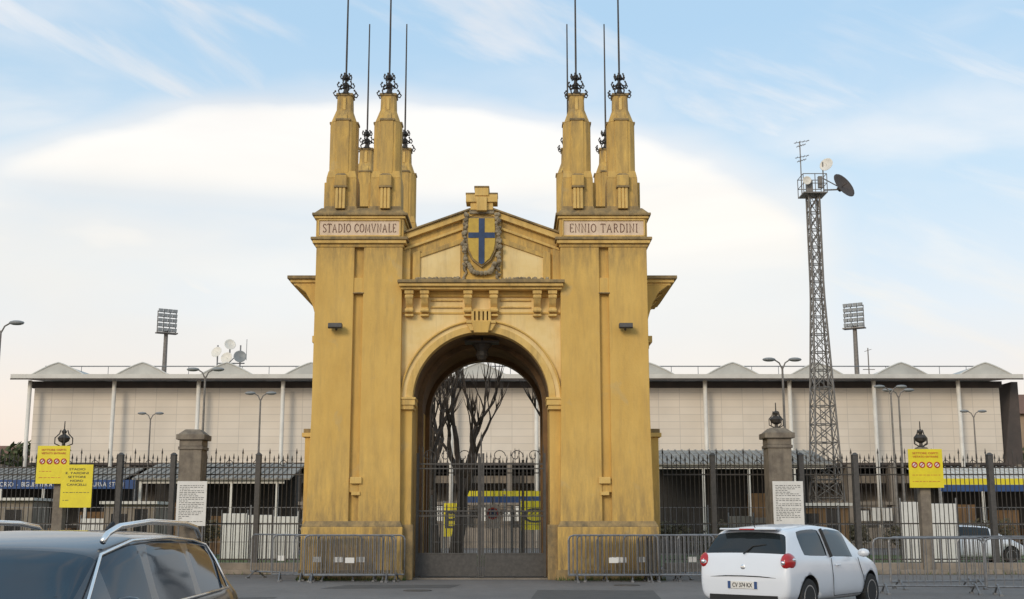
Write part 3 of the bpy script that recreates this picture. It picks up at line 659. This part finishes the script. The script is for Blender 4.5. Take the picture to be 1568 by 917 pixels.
# ------------------------------------------------------------ bare trees
def tree(x,y,h,seed,lean=0,r0=.26,name='bare_pollarded_tree',up=.22):
    random.seed(seed); q=MB()
    def branch(p,d,l,r,dep):
        pts=[p]; rad=[r]; n=4
        for i in range(n):
            d=(d+Vector((random.uniform(-.2,.2),random.uniform(-.2,.2),random.uniform(0,up)))).normalized(); p=p+d*l/n; pts.append(p); rad.append(r*(1-.36*(i+1)/n))
        q.tube(pts,rad,7 if dep<2 else 5)
        if dep<3:
            kk=4 if dep==0 else 3
            for j in range(kk):
                an=random.uniform(0,6.28); sp=random.uniform(.25,.65)
                nd=(d+Vector((math.cos(an)*sp,math.sin(an)*sp,random.uniform(.15,.5)))).normalized(); pp=pts[-1] if j<2 else pts[-2]
                branch(pp,nd,l*random.uniform(.55,.78),rad[-1]*.78,dep+1)
        else:
            q.ball(tuple(p),r*1.0,n=6,k=4)
            for j in range(6):
                an=random.uniform(0,6.28); nd=(d+Vector((math.cos(an)*.5,math.sin(an)*.5,.6))).normalized(); l2=random.uniform(.6,1.1); q.tube([p,p+nd*.4*l2,p+nd*.9*l2+Vector((0,0,.12))],[.028,.016,.004],4)
    branch(Vector((0,0,0)),Vector((lean,0,1)).normalized(),h*.40,r0,0)
    q.obj(name,'bark',smooth=True,loc=(x,y,0))
tree(-3.0,48,8.3,21,.0,.33); tree(-2.3,50,8.4,5,.05,.3); tree(1.5,47,7.9,9,-.06,.3); tree(-3.7,53,8.6,33,0,.3); tree(24,82,9,4); tree(38,76,9.5,6); tree(-43,84,8.5,8); tree(36,72,6,12)

# ------------------------------------------------------------ cars
def carbody(name,st,flags,paint,glass,wx,wr=.31,arch=.36,wy=.74,loc=(0,0,0),rz=0,sub=2):
    E=empty(name,loc,rz); vs=[]; n=0
    for x,zb,zt,w,zr,wrf in st:
        zm=zb+(zt-zb)*.5
        half=[(0,zb),(w*.82,zb),(w*.97,zb+(zt-zb)*.16),(w,zm),(w*.985,zt-(zt-zb)*.12),(w*.94,zt),(wrf*1.06,zr-(zr-zt)*.12),(wrf*.88,zr-(zr-zt)*.02),(0,zr+.012)]
        ring_=[(x,y,z) for y,z in half]+[(x,-y,z) for y,z in half[-2:0:-1]]
        n=len(ring_); vs+=ring_
    fs=[];mi=[]
    ns=len(st)
    for i in range(ns-1):
        for j in range(n):
            fs.append((i*n+j,i*n+(j+1)%n,(i+1)*n+(j+1)%n,(i+1)*n+j))
            k_=j if j<8 else 15-j
            g=0
            if k_==5 and 's' in flags[i]: g=1
            if k_ in (6,7) and 't' in flags[i]: g=1
            mi.append(g)
    fs+=[tuple(range(n)),tuple(range(ns*n-1,(ns-1)*n-1,-1))]; mi+=[0,0]
    me=bpy.data.meshes.new('body'); me.from_pydata(vs,[],fs)
    for a,p in zip(mi,me.polygons): p.material_index=a; p.use_smooth=True
    bm=bmesh.new(); bm.from_mesh(me); bmesh.ops.recalc_face_normals(bm,faces=bm.faces)
    cl=bm.edges.layers.float.get('crease_edge') or bm.edges.layers.float.new('crease_edge')
    for e in bm.edges:
        a_,b_=e.verts[0].index,e.verts[1].index
        if a_%n==b_%n and a_%n in (5,11): e[cl]=.45
        elif a_%n==b_%n and a_%n in (6,10): e[cl]=.35
        elif a_%n==b_%n and a_%n in (3,13): e[cl]=.15
        if len(e.link_faces)==2 and e.link_faces[0].material_index!=e.link_faces[1].material_index: e[cl]=.85
    bm.to_mesh(me); bm.free()
    for mm in (paint,glass,'rubber'): me.materials.append(M[mm])
    o=bpy.data.objects.new('body',me); S.collection.objects.link(o); o.modifiers.new('s','SUBSURF').levels=sub; o.modifiers['s'].render_levels=sub
    cs=[]
    for x in wx:
        for s in (-1,1):
            c=MB().cyl((x,s*(wy-.16),wr+.01),(x,s*1.3,wr+.01),arch,n=32).obj('cutter','rubber'); cs.append(c)
            bo=o.modifiers.new('bo','BOOLEAN'); bo.operation='DIFFERENCE'; bo.object=c; bo.solver='EXACT'
    bpy.context.view_layer.update(); dg=bpy.context.evaluated_depsgraph_get()
    me2=bpy.data.meshes.new_from_object(o.evaluated_get(dg)); o.modifiers.clear(); o.data=me2
    if len(me2.materials)<3: me2.materials.append(M['rubber'])
    for c in cs: bpy.data.objects.remove(c)
    o.parent=E
    ty=MB(); rim=MB(); hub=MB()
    for x in wx:
        for s in (-1,1):
            y0,y1=s*(wy-.1),s*(wy+.1); n_=28; prof=[(wr*.66,y0),(wr*.95,y0),(wr,y0*.98+y1*.02+s*.03),(wr,y1-s*.03),(wr*.95,y1),(wr*.66,y1)]
            ty.rings([[(x+r_*math.cos(2*math.pi*j/n_),yy,wr+r_*math.sin(2*math.pi*j/n_)) for j in range(n_)] for r_,yy in prof])
            hub.cyl((x,y0,wr),(x,y1-s*.06,wr),wr*.655,n=24)
            rim.tube([(x+wr*.64*math.cos(a*math.pi/12),y1-s*.01,wr+wr*.64*math.sin(a*math.pi/12)) for a in range(25)],.014,5)
            for k_ in range(5):
                an=k_*2*math.pi/5+.3
                for dd in (-.13,.13): rim.cyl((x+.03*math.cos(an),y1-s*.02,wr+.03*math.sin(an)),(x+wr*.62*math.cos(an+dd),y1-s*.02,wr+wr*.62*math.sin(an+dd)),.02,n=5)
            rim.cyl((x,y1-s*.05,wr),(x,y1-s*.005,wr),.055,n=12)
    ty.obj('tyres','rubber',E); rim.obj('rims','alloy',E); hub.obj('wheel_wells','rubber',E)
    return E
# white hatchback
st=[(-2.0,.36,.60,.68,.63,.5),(-1.975,.27,.72,.78,.76,.64),(-1.93,.24,.92,.82,.96,.70),(-1.90,.22,.95,.835,1.02,.71),(-1.66,.20,.98,.85,1.37,.60),(-1.58,.2,.985,.855,1.42,.60),(-1.38,.2,.985,.86,1.455,.605),(-.45,.2,.955,.865,1.50,.60),(-.36,.2,.95,.865,1.50,.60),(.40,.2,.93,.865,1.46,.58),(.55,.2,.92,.86,1.42,.57),(1.18,.2,.90,.85,1.00,.66),(1.55,.2,.84,.82,.89,.62),(1.86,.23,.70,.75,.75,.5),(1.99,.32,.52,.6,.56,.4)]
fl=['','','','t','','','s','','s','s','t','','','']
C=carbody('parked_white_car',st,fl,'carw','glass',(-1.27,1.27),loc=(5.20,22.6,0),rz=R(90-39))
C.scale=(1.03,1.03,1.03)
q=MB()
for s in (-1,1): q.ball((-1.82,s*.745,.895),.19,.105,.145,n=16,k=10)
q.obj('tail_lamps','tail',C,smooth=True)
q=MB()
for s in (-1,1): q.ball((-1.955,s*.735,.885),.07,.055,.045,n=10,k=6); q.ball((-1.80,s*.825,.93),.07,.035,.03,n=10,k=6)
q.obj('indicator_lenses','chrome',C,smooth=True)
q=MB(); q.box(-2.012,-1.955,-.27,.27,.46,.58); q.obj('number_plate','white',C,bevel=.006)
text_o=text(C,'plate_text','CV 374 KX',.36,.07,(-2.016,0,.52),'ink'); text_o.rotation_euler=(R(90),0,R(-90))
q=MB(); q.box(-2.015,-1.96,.215,.268,.462,.578); q.box(-2.015,-1.96,-.268,-.215,.462,.578); q.obj('plate_bands','bannerb',C)
q=MB(); q.tube([(-1.985,-.6,.64),(-2.0,-.3,.66),(-2.003,0,.665),(-2.0,.3,.66),(-1.985,.6,.64)],.008,4)
q.tube([(-1.975,-.62,.66),(-1.945,-.66,.8),(-1.90,-.66,1.0)],.006,4); q.tube([(-1.975,.62,.66),(-1.945,.66,.8),(-1.90,.66,1.0)],.006,4)
q.box(-2.0,-1.93,-.62,.62,.27,.36); q.tube([(-1.94,0,1.02),(-1.83,-.12,1.14),(-1.80,-.35,1.17)],.012,5)
for s in (-1,1): q.tube([(-.42,s*.872,.32),(-.40,s*.870,.60),(-.40,s*.845,.93)],.006,4); q.tube([(.95,s*.866,.32),(.85,s*.866,.60),(.72,s*.835,.92)],.006,4); q.tube([(-.42,s*.872,.31),(.95,s*.866,.31)],.006,4); q.tube([(-.40,s*.845,.95),(-.405,s*.73,1.25),(-.41,s*.66,1.42)],.03,4)
q.tube([(-1.5,0,1.44),(-1.6,0,1.56)],.008,4)
q.obj('seams_and_bumper_insert','rubber',C)
q=MB()
for s in (-1,1): q.ball((.66,s*.97,1.0),.09,.11,.075,n=10,k=6); q.box(-.28,-.1,min(s*.862,s*.89),max(s*.862,s*.89),.80,.83)
q.box(-1.79,-1.56,-.52,.52,1.405,1.435); q.obj('mirrors_handles_spoiler','carw',C,bevel=.012)
q=MB(); q.ball((-1.965,0,.80),.012,.05,.05,n=12,k=6); q.obj('badge','chrome',C)
q=MB(); q.box(-1.795,-1.77,-.14,.14,1.408,1.428); q.obj('high_brake_lamp','tail',C)
# dark estate car, nose towards the camera
st=[(-2.27,.4,.68,.7,.75,.5),(-2.22,.3,.95,.82,1.0,.62),(-2.12,.25,1.02,.86,1.12,.66),(-1.78,.22,1.05,.90,1.42,.62),(-1.65,.22,1.05,.905,1.46,.64),(-1.0,.22,1.03,.91,1.505,.66),(-.92,.22,1.03,.91,1.51,.66),(-.1,.22,1.01,.915,1.515,.67),(0.0,.22,1.01,.915,1.51,.67),(.42,.22,1.0,.91,1.455,.65),(.60,.22,.99,.91,1.41,.64),(1.25,.22,.97,.90,1.06,.73),(1.75,.22,.92,.87,.96,.66),(2.1,.25,.78,.8,.84,.55),(2.25,.35,.6,.65,.64,.45)]
fl=['','','t','','s','','s','','s','s','t','','','']
D=carbody('parked_dark_estate_car',st,fl,'card','glass2',(-1.4,1.4),wr=.34,arch=.4,wy=.79,loc=(-3.18,8.15,.02),rz=R(-90-3))
q=MB()
for s in (-1,1):
    q.tube([(.40,s*.64,1.45),(.33,s*.64,1.50),(.15,s*.645,1.545),(-.4,s*.65,1.575),(-1.2,s*.64,1.56),(-1.5,s*.63,1.53),(-1.62,s*.625,1.46)],.02,8)
    q.tube([(1.12,s*.852,1.03),(.6,s*.868,1.035),(0,s*.882,1.035),(-1.0,s*.882,1.055),(-1.62,s*.872,1.07)],.011,6)
    q.tube([(1.12,s*.835,1.04),(.55,s*.69,1.375),(.1,s*.715,1.455),(-.6,s*.715,1.465),(-1.2,s*.70,1.44),(-1.6,s*.68,1.40),(-1.66,s*.75,1.28),(-1.62,s*.87,1.07)],.011,6)
q.obj('roof_rails_and_chrome_trim','chrome',D,smooth=True)
q=MB()
for s in (-1,1): q.ball((.88,s*1.0,1.06),.08,.13,.09,n=12,k=8)
q.obj('mirrors','card',D,smooth=True)
q=MB(); q.ball((.52,0,1.36),.04,.08,.03); q.tube([(1.2,-.3,1.07),(1.0,.2,1.2)],.008,4); q.tube([(1.2,.3,1.07),(1.05,.65,1.15)],.008,4)
q.tube([(-1.3,0,1.5),(-1.42,0,1.56)],.02,5)
q.obj('wipers_and_sensor','rubber',D)
# parked car behind fence
st2=[(-1.99,.36,.58,.66,.62,.45),(-1.90,.24,.90,.81,.98,.64),(-1.60,.20,.98,.85,1.36,.56),(-1.25,.2,.98,.86,1.44,.58),(-.4,.2,.95,.865,1.47,.59),(.52,.2,.92,.86,1.40,.56),(1.15,.2,.90,.85,1.00,.64),(1.86,.23,.70,.75,.75,.5),(1.99,.32,.52,.6,.56,.4)]
carbody('parked_car',st2,['','t','','s','s','t','',''],'carw','glass',(-1.27,1.27),loc=(17.6,47.5,0),rz=R(5),sub=1)

# ------------------------------------------------------------ world
W=bpy.data.worlds.new('World'); S.world=W; W.use_nodes=True; N=W.node_tree.nodes; L=W.node_tree.links; N.clear()
SE,SR=24,208
out=N.new('ShaderNodeOutputWorld'); sky=N.new('ShaderNodeTexSky'); sky.sky_type='NISHITA'; sky.sun_disc=False; sky.sun_elevation=R(SE); sky.sun_rotation=R(SR); sky.dust_density=1.5
bg=N.new('ShaderNodeBackground'); bg.inputs[1].default_value=.15; L.new(sky.outputs[0],bg.inputs[0])
tc=N.new('ShaderNodeTexCoord'); sp=N.new('ShaderNodeSeparateXYZ'); L.new(tc.outputs['Generated'],sp.inputs[0])
def math_(op,a,b=None,c=None):
    n=N.new('ShaderNodeMath'); n.operation=op
    for i,v in enumerate((a,b,c)):
        if v is None: continue
        if isinstance(v,(int,float)): n.inputs[i].default_value=v
        else: L.new(v,n.inputs[i])
    return n.outputs[0]
def mrange(v,a,b,c=0,d=1,sm=True):
    n=N.new('ShaderNodeMapRange'); n.interpolation_type='SMOOTHSTEP' if sm else 'LINEAR'
    L.new(v,n.inputs[0])
    for i,x in enumerate((a,b,c,d)): n.inputs[i+1].default_value=x
    return n.outputs[0]
def mixc(f,a,b):
    n=N.new('ShaderNodeMix'); n.data_type='RGBA'; L.new(f,n.inputs[0]); L.new(a,n.inputs[6]); L.new(b,n.inputs[7]); return n.outputs[2]
def ramp(v,pts):
    cr=N.new('ShaderNodeValToRGB'); L.new(v,cr.inputs[0]); els=cr.color_ramp.elements
    els[0].position=pts[0][0]; els[0].color=(*pts[0][1],1); els[1].position=pts[-1][0]; els[1].color=(*pts[-1][1],1)
    for p_,c in pts[1:-1]: e=els.new(p_); e.color=(*c,1)
    return cr.outputs[0]
az=math_('ARCTAN2',sp.outputs[0],sp.outputs[1]); el=math_('ARCSINE',sp.outputs[2])
def noise(sx_,sy_,scale,detail=7,off=0,rough=.55,dist=0.0,sk=0.0):
    c=N.new('ShaderNodeCombineXYZ'); L.new(math_('MULTIPLY',math_('ADD',az,math_('MULTIPLY',el,-sk)),sx_),c.inputs[0]); L.new(math_('MULTIPLY',math_('ADD',el,math_('MULTIPLY',az,sk)),sy_),c.inputs[1]); c.inputs[2].default_value=off
    n=N.new('ShaderNodeTexNoise'); n.inputs['Scale'].default_value=scale; n.inputs['Detail'].default_value=detail; n.inputs['Roughness'].default_value=rough; n.inputs['Distortion'].default_value=dist
    L.new(c.outputs[0],n.inputs['Vector']); return n.outputs['Fac']
n1=noise(1,2.0,2.6,4,1.3,.45); n2=noise(1,3,9.0,5,5.1,.5); n3=noise(1,3.0,2.6,6,9.2,.5,.5); n4=noise(1,5.0,3.4,7,2.7,.55,.3,.45)
azd=math_('ADD',az,math_('MULTIPLY',math_('SUBTRACT',n1,.5),.22)); eld=math_('ADD',el,math_('ADD',math_('MULTIPLY',math_('SUBTRACT',n1,.5),.05),math_('MULTIPLY',math_('SUBTRACT',n2,.5),.018)))
e1=math_('POWER',math_('ABSOLUTE',math_('DIVIDE',math_('ADD',azd,.10),.40)),2.0); e2=math_('POWER',math_('ABSOLUTE',math_('DIVIDE',math_('SUBTRACT',eld,.185),.168)),2.0)
E_=math_('ADD',e1,e2); cloudA=mrange(E_,1.14,.78)
cloudA=math_('MULTIPLY',cloudA,mrange(el,.08,.25,.45,1.0))
holes=mrange(noise(1,3,2.4,5,3.3,.5),.36,.60,.5,1.0)
holes=math_('MAXIMUM',holes,mrange(el,.20,.28))
wisp=math_('MAXIMUM',math_('MULTIPLY',mrange(n3,.46,.74),.75),math_('MULTIPLY',mrange(n4,.48,.70),.8))
cloud=math_('MAXIMUM',math_('MULTIPLY',cloudA,holes),wisp)
eln=mrange(el,0,.4,0,1,False)
hazec=ramp(eln,[(0,(.95,.75,.60)),(.22,(.93,.83,.75)),(.42,(.80,.86,.91)),(.7,(.62,.80,.94)),(1,(.50,.73,.94))])
cloudc=ramp(eln,[(0,(.98,.78,.63)),(.25,(.99,.88,.76)),(.5,(1.0,.96,.89)),(1,(.98,.98,.98))])
mul=mrange(n3,.3,.7,.94,1.03)
vm=N.new('ShaderNodeVectorMath'); vm.operation='SCALE'; L.new(cloudc,vm.inputs[0]); L.new(mul,vm.inputs['Scale'])
col=mixc(cloud,hazec,vm.outputs[0])
bg2=N.new('ShaderNodeBackground'); bg2.inputs[1].default_value=1.04; L.new(col,bg2.inputs[0])
fac=math_('MAXIMUM',cloud,mrange(el,.0,.4,.97,.76))
ms=N.new('ShaderNodeMixShader'); L.new(fac,ms.inputs[0]); L.new(bg.outputs[0],ms.inputs[1]); L.new(bg2.outputs[0],ms.inputs[2]); L.new(ms.outputs[0],out.inputs[0])

sl=bpy.data.lights.new('sun','SUN'); sl.energy=1.45; sl.angle=R(18); sl.color=(1,.86,.67); so=bpy.data.objects.new('sun',sl); S.collection.objects.link(so)
p=Vector((math.sin(R(SR))*math.cos(R(SE)),math.cos(R(SR))*math.cos(R(SE)),math.sin(R(SE)))); so.rotation_euler=p.to_track_quat('Z','Y').to_euler()

S.view_settings.view_transform='Standard'; S.view_settings.look='None'; S.view_settings.exposure=0
cam=bpy.data.cameras.new('camera'); cam.lens=42.5; cam.sensor_width=36; cam.clip_end=3000; cam.clip_start=.1
co=bpy.data.objects.new('camera',cam); S.collection.objects.link(co); co.location=(0,0,1.6); co.rotation_euler=(R(90+10.38),0,0); S.camera=co
